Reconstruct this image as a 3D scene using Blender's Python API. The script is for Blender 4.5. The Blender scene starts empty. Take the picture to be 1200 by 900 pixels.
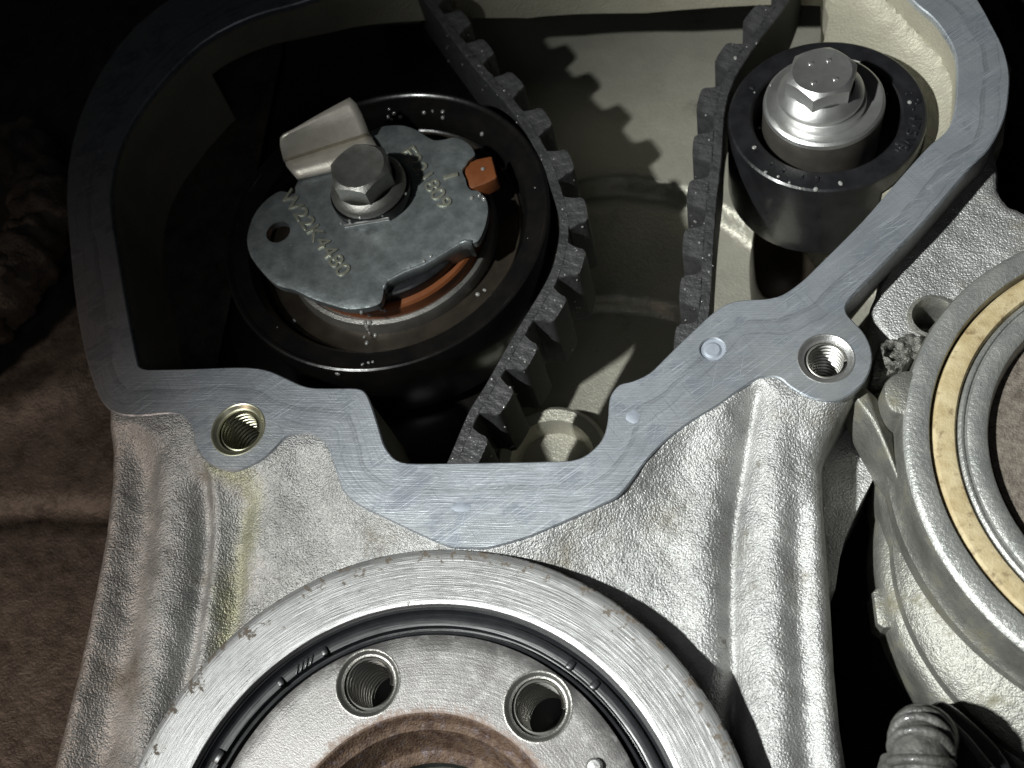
import bpy, bmesh, math, random
import numpy as np
from mathutils import Vector, Matrix
from mathutils.geometry import delaunay_2d_cdt
random.seed(7); rng = np.random.default_rng(7)
R = math.radians
SC = bpy.context.scene
COL = SC.collection
MM = 0.001

# ------------------------------------------------------------------ camera, world, lamps, exposure
# Engine axes: x right, y up along the engine's front face, z out of the face towards the viewer (mm).
# In the world the face stands upright: (x, y, z) mm -> (x, -z, y) metres.
F, PITCH, YAW, D = 1200.0, R(26), R(-12), 160.0
_n = np.array([math.sin(YAW)*math.cos(PITCH), math.sin(PITCH), math.cos(YAW)*math.cos(PITCH)])
_r = np.cross([0, 1, 0], _n); _r /= np.linalg.norm(_r)
_u = np.cross(_n, _r)

def W(x, y, z): return Vector((x*MM, -z*MM, y*MM))

def P(a, b, z=0.0):
    """where the photo's pixel (a, b) meets the plane at depth z mm: (x, y)"""
    d = np.array([(a-600)/F, -(b-450)/F, -1.0])
    X = d*(-(D-z)/(d @ _n))
    return (float(X @ _r), float(X @ _u))
def PP(pts, z=0.0): return [P(a, b, z) for a, b in pts]

cd = bpy.data.cameras.new('camera'); cam = bpy.data.objects.new('camera', cd); COL.objects.link(cam)
cam.matrix_world = Matrix.Translation(W(0, 0, D)) @ (Matrix.Rotation(R(90), 3, 'X') @ Matrix((_r, _u, _n))).to_4x4()
cd.sensor_width = 36; cd.lens = 36*F/1200
cd.clip_start = 0.005; cd.clip_end = 10
cd.dof.use_dof = True; cd.dof.focus_distance = 0.178; cd.dof.aperture_fstop = 26
SC.camera = cam

wd = bpy.data.worlds.new('World'); SC.world = wd; wd.use_nodes = True
wd.node_tree.nodes['Background'].inputs[0].default_value = (0.93, 0.96, 1.0, 1)
wd.node_tree.nodes['Background'].inputs[1].default_value = 0.005

def lamp(name, kind, loc, target, energy, color, **kw):
    l = bpy.data.lights.new(name, kind); o = bpy.data.objects.new(name, l); COL.objects.link(o)
    l.energy = energy; l.color = color
    for k, v in kw.items(): setattr(l, k, v)
    o.location = W(*loc)
    o.rotation_euler = (W(*target)-W(*loc)).to_track_quat('-Z', 'Y').to_euler()
    return o
# the hand torch held low on the left, aimed to the right
lamp('torch', 'SPOT', (-235, -50, 350), (220, 60, 0), 17, (0.97, 1.0, 0.97), spot_size=R(70), spot_blend=0.9, shadow_soft_size=0.008)
# faint warm fill added low on the left to brown the dim casting
lamp('warm_fill', 'SPOT', (-270, -140, 190), (-170, -6, -10), 2.3, (1.0, 0.76, 0.61), spot_size=R(40), spot_blend=1.0, shadow_soft_size=0.02)

# weak fill added by the camera, in place of bounce off phone and hand
lamp('camera_fill', 'AREA', (-25, -35, 185), (-40, 0, 0), 0.018, (0.95, 0.97, 1.0), size=0.05)

SC.view_settings.view_transform = 'Standard'; SC.view_settings.look = 'None'
SC.view_settings.gamma = 1; SC.view_settings.use_curve_mapping = False
SC.view_settings.exposure = 0.0

# ------------------------------------------------------------------ materials
def nmat(name, base, metallic=0.0, rough=0.5, var=None, var_scale=0.3, var_amt=0.5, bumps=(), coat=0.0, spec=0.5, aniso=0.0):
    """principled material; var = second colour mixed in by noise (scales are per mm); bumps = (kind, scale, strength, stretch)"""
    m = bpy.data.materials.new(name); m.use_nodes = True
    nt = m.node_tree; N = nt.nodes; L = nt.links
    b = N['Principled BSDF']
    b.inputs['Base Color'].default_value = (*base, 1); b.inputs['Metallic'].default_value = metallic
    b.inputs['Roughness'].default_value = rough; b.inputs['Specular IOR Level'].default_value = spec
    b.inputs['Coat Weight'].default_value = coat; b.inputs['Coat Roughness'].default_value = 0.12
    tc = N.new('ShaderNodeTexCoord'); mp = N.new('ShaderNodeMapping'); mp.inputs['Scale'].default_value = (1000, 1000, 1000)
    L.new(tc.outputs['Object'], mp.inputs['Vector'])
    m['_v'] = 1
    v = mp.outputs['Vector']
    if var:
        nz = N.new('ShaderNodeTexNoise'); nz.inputs['Scale'].default_value = var_scale; nz.inputs['Detail'].default_value = 6
        nz.inputs['Roughness'].default_value = 0.65
        L.new(v, nz.inputs['Vector'])
        cr = N.new('ShaderNodeValToRGB')
        cr.color_ramp.elements[0].position = 0.5-0.28*(1.2-var_amt); cr.color_ramp.elements[1].position = 0.5+0.28*(1.2-var_amt)
        cr.color_ramp.elements[0].color = (*base, 1); cr.color_ramp.elements[1].color = (*var, 1)
        L.new(nz.outputs['Fac'], cr.inputs['Fac']); L.new(cr.outputs['Color'], b.inputs['Base Color'])
        rr = N.new('ShaderNodeMapRange'); rr.inputs['To Min'].default_value = rough*0.8; rr.inputs['To Max'].default_value = min(1, rough*1.25)
        L.new(nz.outputs['Fac'], rr.inputs['Value']); L.new(rr.outputs['Result'], b.inputs['Roughness'])
    prev = None
    for kind, sc, st, stretch, *dist in bumps:
        if kind == 'noise':
            t = N.new('ShaderNodeTexNoise'); t.inputs['Detail'].default_value = 3; out = 'Fac'
        else:
            t = N.new('ShaderNodeTexVoronoi'); t.feature = 'SMOOTH_F1'; t.inputs['Smoothness'].default_value = 0.5; out = 'Distance'
        t.inputs['Scale'].default_value = sc
        if kind == 'pebble': t.feature = 'F1'
        src = v
        if stretch:
            if stretch == 'polar':      # lathe marks: rings about the local z axis
                sx = N.new('ShaderNodeSeparateXYZ'); L.new(v, sx.inputs[0])
                cx = N.new('ShaderNodeCombineXYZ'); L.new(sx.outputs[0], cx.inputs[0]); L.new(sx.outputs[1], cx.inputs[1])
                ln = N.new('ShaderNodeVectorMath'); ln.operation = 'LENGTH'; L.new(cx.outputs[0], ln.inputs[0])
                nm = N.new('ShaderNodeVectorMath'); nm.operation = 'NORMALIZE'; L.new(cx.outputs[0], nm.inputs[0])
                s2 = N.new('ShaderNodeVectorMath'); s2.operation = 'SCALE'; s2.inputs['Scale'].default_value = 1.2; L.new(nm.outputs[0], s2.inputs[0])
                se = N.new('ShaderNodeSeparateXYZ'); L.new(s2.outputs[0], se.inputs[0])
                cc = N.new('ShaderNodeCombineXYZ'); L.new(ln.outputs['Value'], cc.inputs[2]); L.new(se.outputs[0], cc.inputs[0]); L.new(se.outputs[1], cc.inputs[1])
                src = cc.outputs[0]
            else:
                m2 = N.new('ShaderNodeMapping'); m2.inputs['Rotation'].default_value = (0, 0, R(stretch[0])); m2.inputs['Scale'].default_value = (stretch[1], stretch[2], 1)
                L.new(v, m2.inputs['Vector']); src = m2.outputs['Vector']
        L.new(src, t.inputs['Vector'])
        bp = N.new('ShaderNodeBump'); bp.inputs['Strength'].default_value = st; bp.inputs['Distance'].default_value = dist[0] if dist else 0.0004
        if kind == 'pebble': bp.invert = True
        L.new(t.outputs[out], bp.inputs['Height'])
        if prev: L.new(prev.outputs['Normal'], bp.inputs['Normal'])
        prev = bp
    if prev: L.new(prev.outputs['Normal'], b.inputs['Normal'])
    return m

def mix_layer(m, color, scale, lo, hi, rough=None, metallic=None, attr=None):
    """a layer of dirt, rust or stain over material m where noise passes lo..hi (times a painted attribute if given)"""
    nt = m.node_tree; N = nt.nodes; L = nt.links; b = N['Principled BSDF']
    tc = N.new('ShaderNodeTexCoord'); mp = N.new('ShaderNodeMapping'); mp.inputs['Scale'].default_value = (1000,)*3
    L.new(tc.outputs['Object'], mp.inputs['Vector'])
    nz = N.new('ShaderNodeTexNoise'); nz.inputs['Scale'].default_value = scale; nz.inputs['Detail'].default_value = 8; nz.inputs['Roughness'].default_value = 0.7
    L.new(mp.outputs['Vector'], nz.inputs['Vector'])
    val = nz.outputs['Fac']
    if attr:
        at = N.new('ShaderNodeAttribute'); at.attribute_name = attr
        ad = N.new('ShaderNodeMath'); ad.operation = 'ADD'; L.new(val, ad.inputs[0]); L.new(at.outputs['Fac'], ad.inputs[1]); val = ad.outputs[0]
    rg = N.new('ShaderNodeMapRange'); rg.inputs['From Min'].default_value = lo; rg.inputs['From Max'].default_value = hi; rg.interpolation_type = 'SMOOTHSTEP'
    L.new(val, rg.inputs['Value'])
    def mixin(sock, value, rgba):
        mx = N.new('ShaderNodeMix'); mx.data_type = 'RGBA' if rgba else 'FLOAT'
        ia, ib, io = (6, 7, 2) if rgba else (2, 3, 0)
        L.new(rg.outputs['Result'], mx.inputs[0])
        old = b.inputs[sock].links[0].from_socket if b.inputs[sock].links else None
        if old: L.new(old, mx.inputs[ia])
        else: mx.inputs[ia].default_value = b.inputs[sock].default_value
        mx.inputs[ib].default_value = value
        L.new(mx.outputs[io], b.inputs[sock])
    mixin('Base Color', (*color, 1), True)
    if rough is not None: mixin('Roughness', rough, False)
    if metallic is not None: mixin('Metallic', metallic, False)
    return m

M = {}
M['cast'] = nmat('cast_aluminium', (0.34, 0.34, 0.335), 0.70, 0.46, (0.53, 0.53, 0.52), 0.10, 0.7,
                 bumps=[('pebble', 2.3, 0.36, None, 0.0004), ('noise', 0.45, 0.25, None, 0.0008), ('noise', 4.0, 0.5, None, 0.0005)])
mix_layer(M['cast'], (0.10, 0.09, 0.075), 0.28, 0.61, 0.74, 0.7, 0.1)
mix_layer(M['cast'], (0.22, 0.20, 0.165), 0.07, 0.52, 0.72, 0.5, 0.5)
mix_layer(M['cast'], (0.40, 0.40, 0.27), 0.22, 0.70, 1.5, 0.40, 0.7, attr='dirt')
M['cast_wall'] = nmat('cream_cast_aluminium', (0.36, 0.34, 0.27), 0.35, 0.5, (0.46, 0.44, 0.35), 0.1, 0.4, bumps=[('noise', 1.6, 0.55, None), ('noise', 5, 0.3, None)])
M['back'] = nmat('oily_cast_aluminium', (0.38, 0.365, 0.31), 0.45, 0.38, (0.48, 0.465, 0.39), 0.08, 0.4, bumps=[('noise', 0.8, 0.2, None), ('noise', 2.4, 0.4, None)])
mix_layer(M['back'], (0.14, 0.13, 0.105), 0.05, 0.56, 0.80, 0.35, 0.3)
mix_layer(M['back'], (0.06, 0.058, 0.05), 0.5, 0.64, 0.76, 0.5, 0.2)
M['brown'] = nmat('grimy_cast_iron', (0.06, 0.053, 0.047), 0.3, 0.5, (0.125, 0.112, 0.099), 0.22, 0.6, bumps=[('noise', 0.35, 0.5, None, 0.0008), ('noise', 1.8, 0.35, None, 0.0006), ('noise', 5.0, 0.3, None)])
mix_layer(M['brown'], (0.035, 0.028, 0.022), 0.09, 0.52, 0.66, 0.6, 0.1)
M['mount'] = nmat('corroded_iron', (0.06, 0.05, 0.042), 0.2, 0.65, (0.17, 0.145, 0.12), 0.14, 0.7, bumps=[('noise', 0.5, 0.9, None), ('noise', 1.8, 0.6, None)])
M['black_plastic'] = nmat('black_plastic', (0.008, 0.008, 0.009), 0, 0.36, (0.016, 0.016, 0.018), 0.25, 0.6, bumps=[('noise', 1.4, 0.10, None), ('noise', 1.0, 0.10, (0, 1.2, 0.25))], coat=0.25, spec=0.4)
M['black_gloss'] = nmat('oily_black_steel', (0.004, 0.004, 0.0045), 0.0, 0.22, (0.009, 0.008, 0.007), 0.2, 0.5, bumps=[('noise', 0.5, 0.10, None), ('noise', 1.5, 0.08, 'polar')], coat=0.3)
M['rubber'] = nmat('dusty_black_rubber', (0.018, 0.018, 0.019), 0, 0.55, (0.035, 0.035, 0.036), 0.6, 0.6, bumps=[('noise', 3.0, 0.5, None)])
M['frayed'] = nmat('frayed_belt_edge', (0.016, 0.016, 0.017), 0, 0.5, (0.055, 0.055, 0.056), 0.22, 0.4, bumps=[('noise', 0.7, 0.7, None, 0.0006), ('noise', 2.5, 0.35, None)], coat=0.35)
M['seal'] = nmat('black_seal_rubber', (0.012, 0.013, 0.015), 0, 0.30, (0.02, 0.021, 0.024), 0.4, 0.5, bumps=[('noise', 2.5, 0.15, 'polar')])
M['ring'] = nmat('turned_aluminium', (0.29, 0.29, 0.29), 0.68, 0.37, (0.36, 0.36, 0.36), 0.2, 0.4, bumps=[('noise', 2.2, 0.10, 'polar'), ('noise', 7.0, 0.18, 'polar')])
mix_layer(M['ring'], (0.12, 0.10, 0.08), 0.55, 0.63, 0.69, 0.7, 0.1, attr='pits')
M['hub'] = nmat('ground_steel', (0.165, 0.158, 0.155), 0.75, 0.40, (0.22, 0.212, 0.208), 0.25, 0.6, bumps=[('noise', 2.4, 0.07, 'polar'), ('noise', 5.0, 0.14, None)])
mix_layer(M['hub'], (0.30, 0.295, 0.29), 0.5, 0.52, 0.72, 0.5, 0.6)

mix_layer(M['hub'], (0.22, 0.16, 0.13), 1.1, 0.58, 0.95, 0.6, 0.3, attr='rust')
M['rust'] = nmat('rusty_bore', (0.055, 0.028, 0.018), 0.15, 0.62, (0.15, 0.098, 0.065), 0.5, 0.7, bumps=[('noise', 2.5, 0.8, None)])
mix_layer(M['rust'], (0.16, 0.125, 0.125), 0.7, 0.52, 0.66, 0.5, 0.4)
M['bore'] = nmat('oily_dark_steel', (0.05, 0.055, 0.05), 0.6, 0.35, (0.09, 0.095, 0.085), 0.3, 0.6, bumps=[('noise', 1, 0.2, None)])
M['steel'] = nmat('bright_steel', (0.58, 0.58, 0.57), 0.9, 0.33, (0.66, 0.66, 0.65), 0.4, 0.5, bumps=[('noise', 6, 0.12, None), ('noise', 2, 0.06, None)])
M['steel_worn'] = nmat('grey_steel', (0.22, 0.215, 0.20), 0.8, 0.38, (0.30, 0.29, 0.275), 0.35, 0.6, bumps=[('noise', 4, 0.2, None)])
M['zinc'] = nmat('zinc_plate', (0.22, 0.245, 0.25), 0.72, 0.40, (0.34, 0.375, 0.38), 0.28, 0.7, bumps=[('noise', 1.4, 0.12, None), ('noise', 6, 0.1, None)])
M['zinc_letter'] = nmat('raised_zinc', (0.36, 0.37, 0.30), 0.7, 0.40, (0.48, 0.48, 0.39), 0.8, 0.5)
M['hubside'] = nmat('brown_tinted_steel', (0.11, 0.10, 0.09), 0.7, 0.36, (0.16, 0.145, 0.125), 0.3, 0.5)
M['shield'] = nmat('oily_bearing_shield', (0.028, 0.023, 0.018), 0.5, 0.35, (0.06, 0.048, 0.036), 0.2, 0.5)
M['tab'] = nmat('lit_steel_tab', (0.48, 0.45, 0.39), 0.4, 0.38, (0.60, 0.56, 0.49), 0.3, 0.5, bumps=[('noise', 3, 0.15, None)])  # warm patch of light on the tab put into its lighter colour
M['orange'] = nmat('orange_plastic', (0.15, 0.046, 0.015), 0, 0.42, (0.21, 0.07, 0.024), 0.3, 0.5)
M['thread'] = nmat('cut_thread', (0.46, 0.45, 0.43), 0.8, 0.33, (0.55, 0.54, 0.50), 0.6, 0.5)
M['thread_green'] = nmat('oily_cut_thread', (0.42, 0.42, 0.30), 0.8, 0.33, (0.55, 0.54, 0.42), 0.6, 0.5)
M['dark'] = nmat('dark_bottom', (0.01, 0.01, 0.01), 0, 0.6)
M['backdrop'] = nmat('dark_engine_bay', (0.006, 0.006, 0.007), 0, 0.7, (0.011, 0.011, 0.013), 0.02, 0.5)
M['pump'] = nmat('dull_cast_aluminium', (0.165, 0.165, 0.15), 0.6, 0.45, (0.27, 0.265, 0.24), 0.16, 0.6, bumps=[('noise', 0.9, 0.45, None), ('noise', 3.2, 0.35, None)])
mix_layer(M['pump'], (0.15, 0.14, 0.10), 0.16, 0.50, 0.68, 0.6, 0.25)
M['pump_face'] = nmat('machined_dull_aluminium', (0.30, 0.31, 0.30), 0.65, 0.42, (0.42, 0.42, 0.40), 0.25, 0.6, bumps=[('noise', 1.6, 0.35, None), ('noise', 5, 0.25, None)])
mix_layer(M['pump_face'], (0.16, 0.155, 0.14), 0.6, 0.60, 0.72, 0.65, 0.3)
M['tan'] = nmat('tan_seal', (0.36, 0.28, 0.15), 0, 0.55, (0.50, 0.42, 0.26), 0.25, 0.7, bumps=[('noise', 0.8, 0.3, None), ('noise', 3, 0.2, None)])
mix_layer(M['tan'], (0.16, 0.11, 0.055), 0.4, 0.52, 0.72, 0.6)
M['felt'] = nmat('brown_felted_disc', (0.075, 0.062, 0.05), 0, 0.8, (0.17, 0.145, 0.12), 0.9, 0.7, bumps=[('noise', 3, 0.7, None)])
M['sleeve'] = nmat('pitted_grey_sleeve', (0.07, 0.068, 0.06), 0.4, 0.42, (0.22, 0.215, 0.195), 0.9, 0.8, bumps=[('noise', 1.6, 1.0, None), ('noise', 4, 0.8, None)])
M['hose'] = nmat('dusty_grey_hose', (0.04, 0.039, 0.037), 0, 0.45, (0.12, 0.116, 0.108), 0.45, 0.7, bumps=[('noise', 2.2, 0.5, None)], coat=0.2)
M['drop'] = nmat('clear_oil_and_glints', (0.25, 0.25, 0.24), 0.0, 0.06, coat=1.0, spec=1.0)
M['smear'] = nmat('dried_sealant', (0.27, 0.30, 0.35), 0.3, 0.6, (0.36, 0.39, 0.44), 0.6, 0.6)
M['yellowed'] = M['cast']

# the milled joint face: brushing that follows the flange, an imprint of the old gasket along it
mg = nmat('milled_aluminium', (0.43, 0.465, 0.51), 0.75, 0.40, (0.53, 0.565, 0.61), 0.07, 0.6,
          bumps=[('noise', 1.0, 0.10, (38, 0.12, 7.0)), ('noise', 1.0, 0.07, (-24, 0.12, 6.0)), ('noise', 1.0, 0.06, (8, 0.1, 9.0))])
def finish_gasket(m):
    nt = m.node_tree; N = nt.nodes; L = nt.links; b = N['Principled BSDF']
    at = N.new('ShaderNodeAttribute'); at.attribute_name = 'd'
    tc = N.new('ShaderNodeTexCoord'); mp = N.new('ShaderNodeMapping'); mp.inputs['Scale'].default_value = (1000,)*3
    L.new(tc.outputs['Object'], mp.inputs['Vector'])
    nz = N.new('ShaderNodeTexNoise'); nz.inputs['Scale'].default_value = 0.09; L.new(mp.outputs['Vector'], nz.inputs['Vector'])
    w = N.new('ShaderNodeMath'); w.operation = 'MULTIPLY_ADD'; L.new(nz.outputs['Fac'], w.inputs[0]); w.inputs[1].default_value = 3.0; L.new(at.outputs['Fac'], w.inputs[2])
    # fine lines parallel to the edge
    cb = N.new('ShaderNodeCombineXYZ'); L.new(w.outputs[0], cb.inputs[0])
    n2 = N.new('ShaderNodeTexNoise'); n2.inputs['Scale'].default_value = 2.3; n2.inputs['Detail'].default_value = 4; L.new(cb.outputs[0], n2.inputs['Vector'])
    bp = N.new('ShaderNodeBump'); bp.inputs['Strength'].default_value = 0.07; bp.inputs['Distance'].default_value = 0.0004
    L.new(n2.outputs['Fac'], bp.inputs['Height'])
    old = b.inputs['Normal'].links[0].from_socket; L.new(old, bp.inputs['Normal']); L.new(bp.outputs['Normal'], b.inputs['Normal'])
    # imprint: two thin darker lines
    cr = N.new('ShaderNodeValToRGB'); e = cr.color_ramp.elements
    mr = N.new('ShaderNodeMapRange'); mr.inputs['From Min'].default_value = 2.5; mr.inputs['From Max'].default_value = 12.5; L.new(w.outputs[0], mr.inputs['Value'])
    e[0].position = 0.0; e[0].color = (1, 1, 1, 1); e[1].position = 1.0; e[1].color = (0.92, 0.90, 0.86, 1)
    for p, c in ((0.31, 1.0), (0.335, 0.62), (0.36, 0.85), (0.385, 0.72), (0.42, 0.95), (0.60, 0.92), (0.615, 0.7), (0.64, 0.95)):
        k = e.new(p); k.color = (c, c, c, 1)
    L.new(mr.outputs['Result'], cr.inputs['Fac'])
    mx = N.new('ShaderNodeMix'); mx.data_type = 'RGBA'; mx.blend_type = 'MULTIPLY'; mx.inputs[0].default_value = 1.0
    L.new(b.inputs['Base Color'].links[0].from_socket, mx.inputs[6]); L.new(cr.outputs['Color'], mx.inputs[7]); L.new(mx.outputs[2], b.inputs['Base Color'])
finish_gasket(mg)
mix_layer(mg, (0.25, 0.275, 0.31), 0.12, 0.48, 0.62, 0.50, 0.65)
mix_layer(mg, (0.62, 0.66, 0.71), 0.16, 0.60, 0.74, 0.36, 0.7)
mix_layer(mg, (0.30, 0.30, 0.28), 0.35, 0.62, 0.74, 0.5, 0.5)
def scratches(m, rot, fine, lo, hi, color):
    nt = m.node_tree; N = nt.nodes; L = nt.links; b = N['Principled BSDF']
    tc = N.new('ShaderNodeTexCoord'); mp = N.new('ShaderNodeMapping'); mp.vector_type = 'TEXTURE'; mp.inputs['Rotation'].default_value = (0, 0, R(rot)); mp.inputs['Scale'].default_value = (0.012, 0.001/fine, 0.001)
    L.new(tc.outputs['Object'], mp.inputs['Vector'])
    nz = N.new('ShaderNodeTexNoise'); nz.inputs['Scale'].default_value = 1.0; nz.inputs['Detail'].default_value = 4; L.new(mp.outputs['Vector'], nz.inputs['Vector'])
    rg = N.new('ShaderNodeMapRange'); rg.inputs['From Min'].default_value = lo; rg.inputs['From Max'].default_value = hi; L.new(nz.outputs['Fac'], rg.inputs['Value'])
    mx = N.new('ShaderNodeMix'); mx.data_type = 'RGBA'; L.new(rg.outputs['Result'], mx.inputs[0])
    L.new(b.inputs['Base Color'].links[0].from_socket, mx.inputs[6]); mx.inputs[7].default_value = (*color, 1); L.new(mx.outputs[2], b.inputs['Base Color'])
scratches(mg, 38, 6, 0.54, 0.72, (0.64, 0.68, 0.73))
scratches(mg, -52, 7, 0.60, 0.72, (0.24, 0.27, 0.31))
scratches(mg, 12, 5, 0.60, 0.75, (0.56, 0.60, 0.66))
scratches(mg, 80, 4, 0.64, 0.75, (0.54, 0.58, 0.64))
M['gasket'] = mg

# ------------------------------------------------------------------ mesh helpers (all coordinates in mm, local to the thing)
def place(o, origin):
    o.location = W(*origin); o.rotation_euler = (R(90), 0, 0)

def thing(name, label, cat, origin=(0, 0, 0), group=None):
    o = bpy.data.objects.new(name, None); COL.objects.link(o); place(o, origin)
    o.empty_display_size = 0.005
    o['label'] = label; o['category'] = cat
    if group: o['group'] = group
    o['_origin'] = origin
    return o

def to_mesh(name, V, Fc, mat, smooth=True, attrs=None, sharp=35):
    me = bpy.data.meshes.new(name)
    me.from_pydata([(x*MM, y*MM, z*MM) for x, y, z in V], [], [list(map(int, f)) for f in Fc])
    me.materials.append(mat)
    for k, arr in (attrs or {}).items():
        a = me.attributes.new(k, 'FLOAT', 'POINT'); a.data.foreach_set('value', np.asarray(arr, dtype=np.float32))
    if smooth:
        me.polygons.foreach_set('use_smooth', [True]*len(me.polygons))
        if sharp: me.set_sharp_from_angle(angle=R(sharp))
    me.update()
    return me

def obj(name, V, Fc, mat, parent=None, origin=None, smooth=True, attrs=None, sharp=35, label=None, fix=True):
    me = to_mesh(name, V, Fc, mat, smooth, attrs, sharp)
    if fix:
        bm = bmesh.new(); bm.from_mesh(me); bmesh.ops.recalc_face_normals(bm, faces=bm.faces); bm.to_mesh(me); bm.free()
    o = bpy.data.objects.new(name, me); COL.objects.link(o)
    if parent: o.parent = parent
    elif origin is not None: place(o, origin)
    if label: o['label'] = label
    return o

def clone(o, parent=None):
    c = o.copy(); COL.objects.link(c)
    if parent: c.parent = parent
    for ch in list(o.children): clone(ch, c)
    return c

def lathe_vf(profile, seg=96, a0=0, a1=360, cx=0, cy=0, wob=0):
    """profile: (r, z) list"""
    full = abs(a1-a0) >= 360; n = seg if full else seg+1
    V = []; Fc = []
    for i in range(n):
        a = R(a0+(a1-a0)*i/seg); c, s = math.cos(a), math.sin(a)
        for r, z in profile: V.append((cx+r*c, cy+r*s, z))
    k = len(profile)
    for i in range(seg):
        j = (i+1) % n if full else i+1
        for q in range(k-1): Fc.append((i*k+q, j*k+q, j*k+q+1, i*k+q+1))
    return V, Fc

def lathe(name, profile, mat, parent, seg=96, cx=0, cy=0, sharp=30, attrs_fn=None, **kw):
    V, Fc = lathe_vf(profile, seg, cx=cx, cy=cy)
    at = attrs_fn(V) if attrs_fn else None
    return obj(name, V, Fc, mat, parent, sharp=sharp, attrs=at, **kw)

def smooth_poly(pts, n=4, closed=True):
    """Catmull-Rom"""
    pts = [np.array(p, float) for p in pts]; m = len(pts); out = []
    for i in range(m if closed else m-1):
        p0 = pts[(i-1) % m] if closed or i > 0 else pts[0]
        p1, p2 = pts[i], pts[(i+1) % m]
        p3 = pts[(i+2) % m] if closed or i+2 < m else pts[-1]
        for k in range(n):
            t = k/n
            out.append(0.5*((2*p1)+(p2-p0)*t+(2*p0-5*p1+4*p2-p3)*t*t+(-p0+3*p1-3*p2+p3)*t**3))
    if not closed: out.append(pts[-1])
    return [tuple(p) for p in out]

def inside(Q, poly):
    Q = np.asarray(Q); x, y = Q[:, 0], Q[:, 1]; r = np.zeros(len(Q), bool)
    p = np.asarray(poly); q = np.roll(p, -1, 0)
    for (x1, y1), (x2, y2) in zip(p, q):
        if y1 == y2: continue
        c = ((y1 > y) != (y2 > y)) & (x < (x2-x1)*(y-y1)/(y2-y1)+x1); r ^= c
    return r

def dist_poly(Q, poly, closed=True):
    Q = np.asarray(Q, float); p = np.asarray(poly, float); d = np.full(len(Q), 1e9)
    m = len(p) if closed else len(p)-1
    for i in range(m):
        a, b = p[i], p[(i+1) % len(p)]; ab = b-a; l2 = ab @ ab
        if l2 < 1e-12: continue
        t = np.clip(((Q-a) @ ab)/l2, 0, 1)
        d = np.minimum(d, np.hypot(*(Q-(a+t[:, None]*ab)).T))
    return d

def circle(cx, cy, r, n=40): return [(cx+r*math.cos(2*math.pi*i/n), cy+r*math.sin(2*math.pi*i/n)) for i in range(n)]

def sheet_vf(outline, holes=(), step=1.0, jitter=0.25):
    """triangulated flat region with holes and inner points; returns (xy array, tris, loops of vertex ids are not kept)"""
    pts = []; edges = []
    for loop in [outline]+list(holes):
        b = len(pts); pts += [tuple(p[:2]) for p in loop]; k = len(loop)
        edges += [(b+i, b+(i+1) % k) for i in range(k)]
    o = np.asarray(outline); x0, y0 = o.min(0); x1, y1 = o.max(0)
    gx, gy = np.meshgrid(np.arange(x0, x1, step), np.arange(y0, y1, step*0.87))
    gx[1::2] += step/2
    G = np.c_[gx.ravel(), gy.ravel()]; G = G+rng.uniform(-jitter, jitter, G.shape)*step
    G = G[inside(G, outline)]
    for h in holes: G = G[~inside(G, h)]
    dmin = np.full(len(G), 1e9)
    for loop in [outline]+list(holes): dmin = np.minimum(dmin, dist_poly(G, loop))
    G = G[dmin > step*0.45]
    allp = [Vector(p) for p in pts]+[Vector(p) for p in G]
    v, e, f, *_ = delaunay_2d_cdt(allp, edges, [], 0, 1e-5)
    Vn = np.array([tuple(q) for q in v]); T = np.array([list(t) for t in f if len(t) == 3])
    C = Vn[T].mean(1)
    keep = inside(C, outline)
    for h in holes: keep &= ~inside(C, h)
    return Vn, T[keep]

def add_skirts(V, Fc, depth, chamfer=0.0):
    """drop walls of the given depth from every open edge"""
    from collections import Counter
    cnt = Counter(); dirn = {}
    for f in Fc:
        for i in range(len(f)):
            a, b = f[i], f[(i+1) % len(f)]; cnt[(min(a, b), max(a, b))] += 1; dirn[(min(a, b), max(a, b))] = (a, b)
    V = list(map(tuple, V)); Fc = [tuple(f) for f in Fc]; low = {}
    if chamfer:
        out = {}
        for k, c in cnt.items():
            if c == 1:
                a, b = dirn[k]; ex, ey = V[b][0]-V[a][0], V[b][1]-V[a][1]; l = math.hypot(ex, ey) or 1
                for q in (a, b):
                    o = out.setdefault(q, [0, 0]); o[0] += ey/l; o[1] -= ex/l
        mid = {}
        for q, (nx, ny) in out.items():
            l = math.hypot(nx, ny) or 1; x, y, z = V[q]; mid[q] = len(V); V.append((x+nx/l*chamfer, y+ny/l*chamfer, z-chamfer))
        for k, c in cnt.items():
            if c == 1:
                a, b = dirn[k]; Fc.append((b, a, mid[a], mid[b]))
                dirn[k] = (mid[a], mid[b])
    for k, c in cnt.items():
        if c == 1:
            a, b = dirn[k]
            for q in (a, b):
                if q not in low: low[q] = len(V); x, y, z = V[q]; V.append((x, y, z-depth))
            Fc.append((b, a, low[a], low[b]))
    return V, Fc

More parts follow.
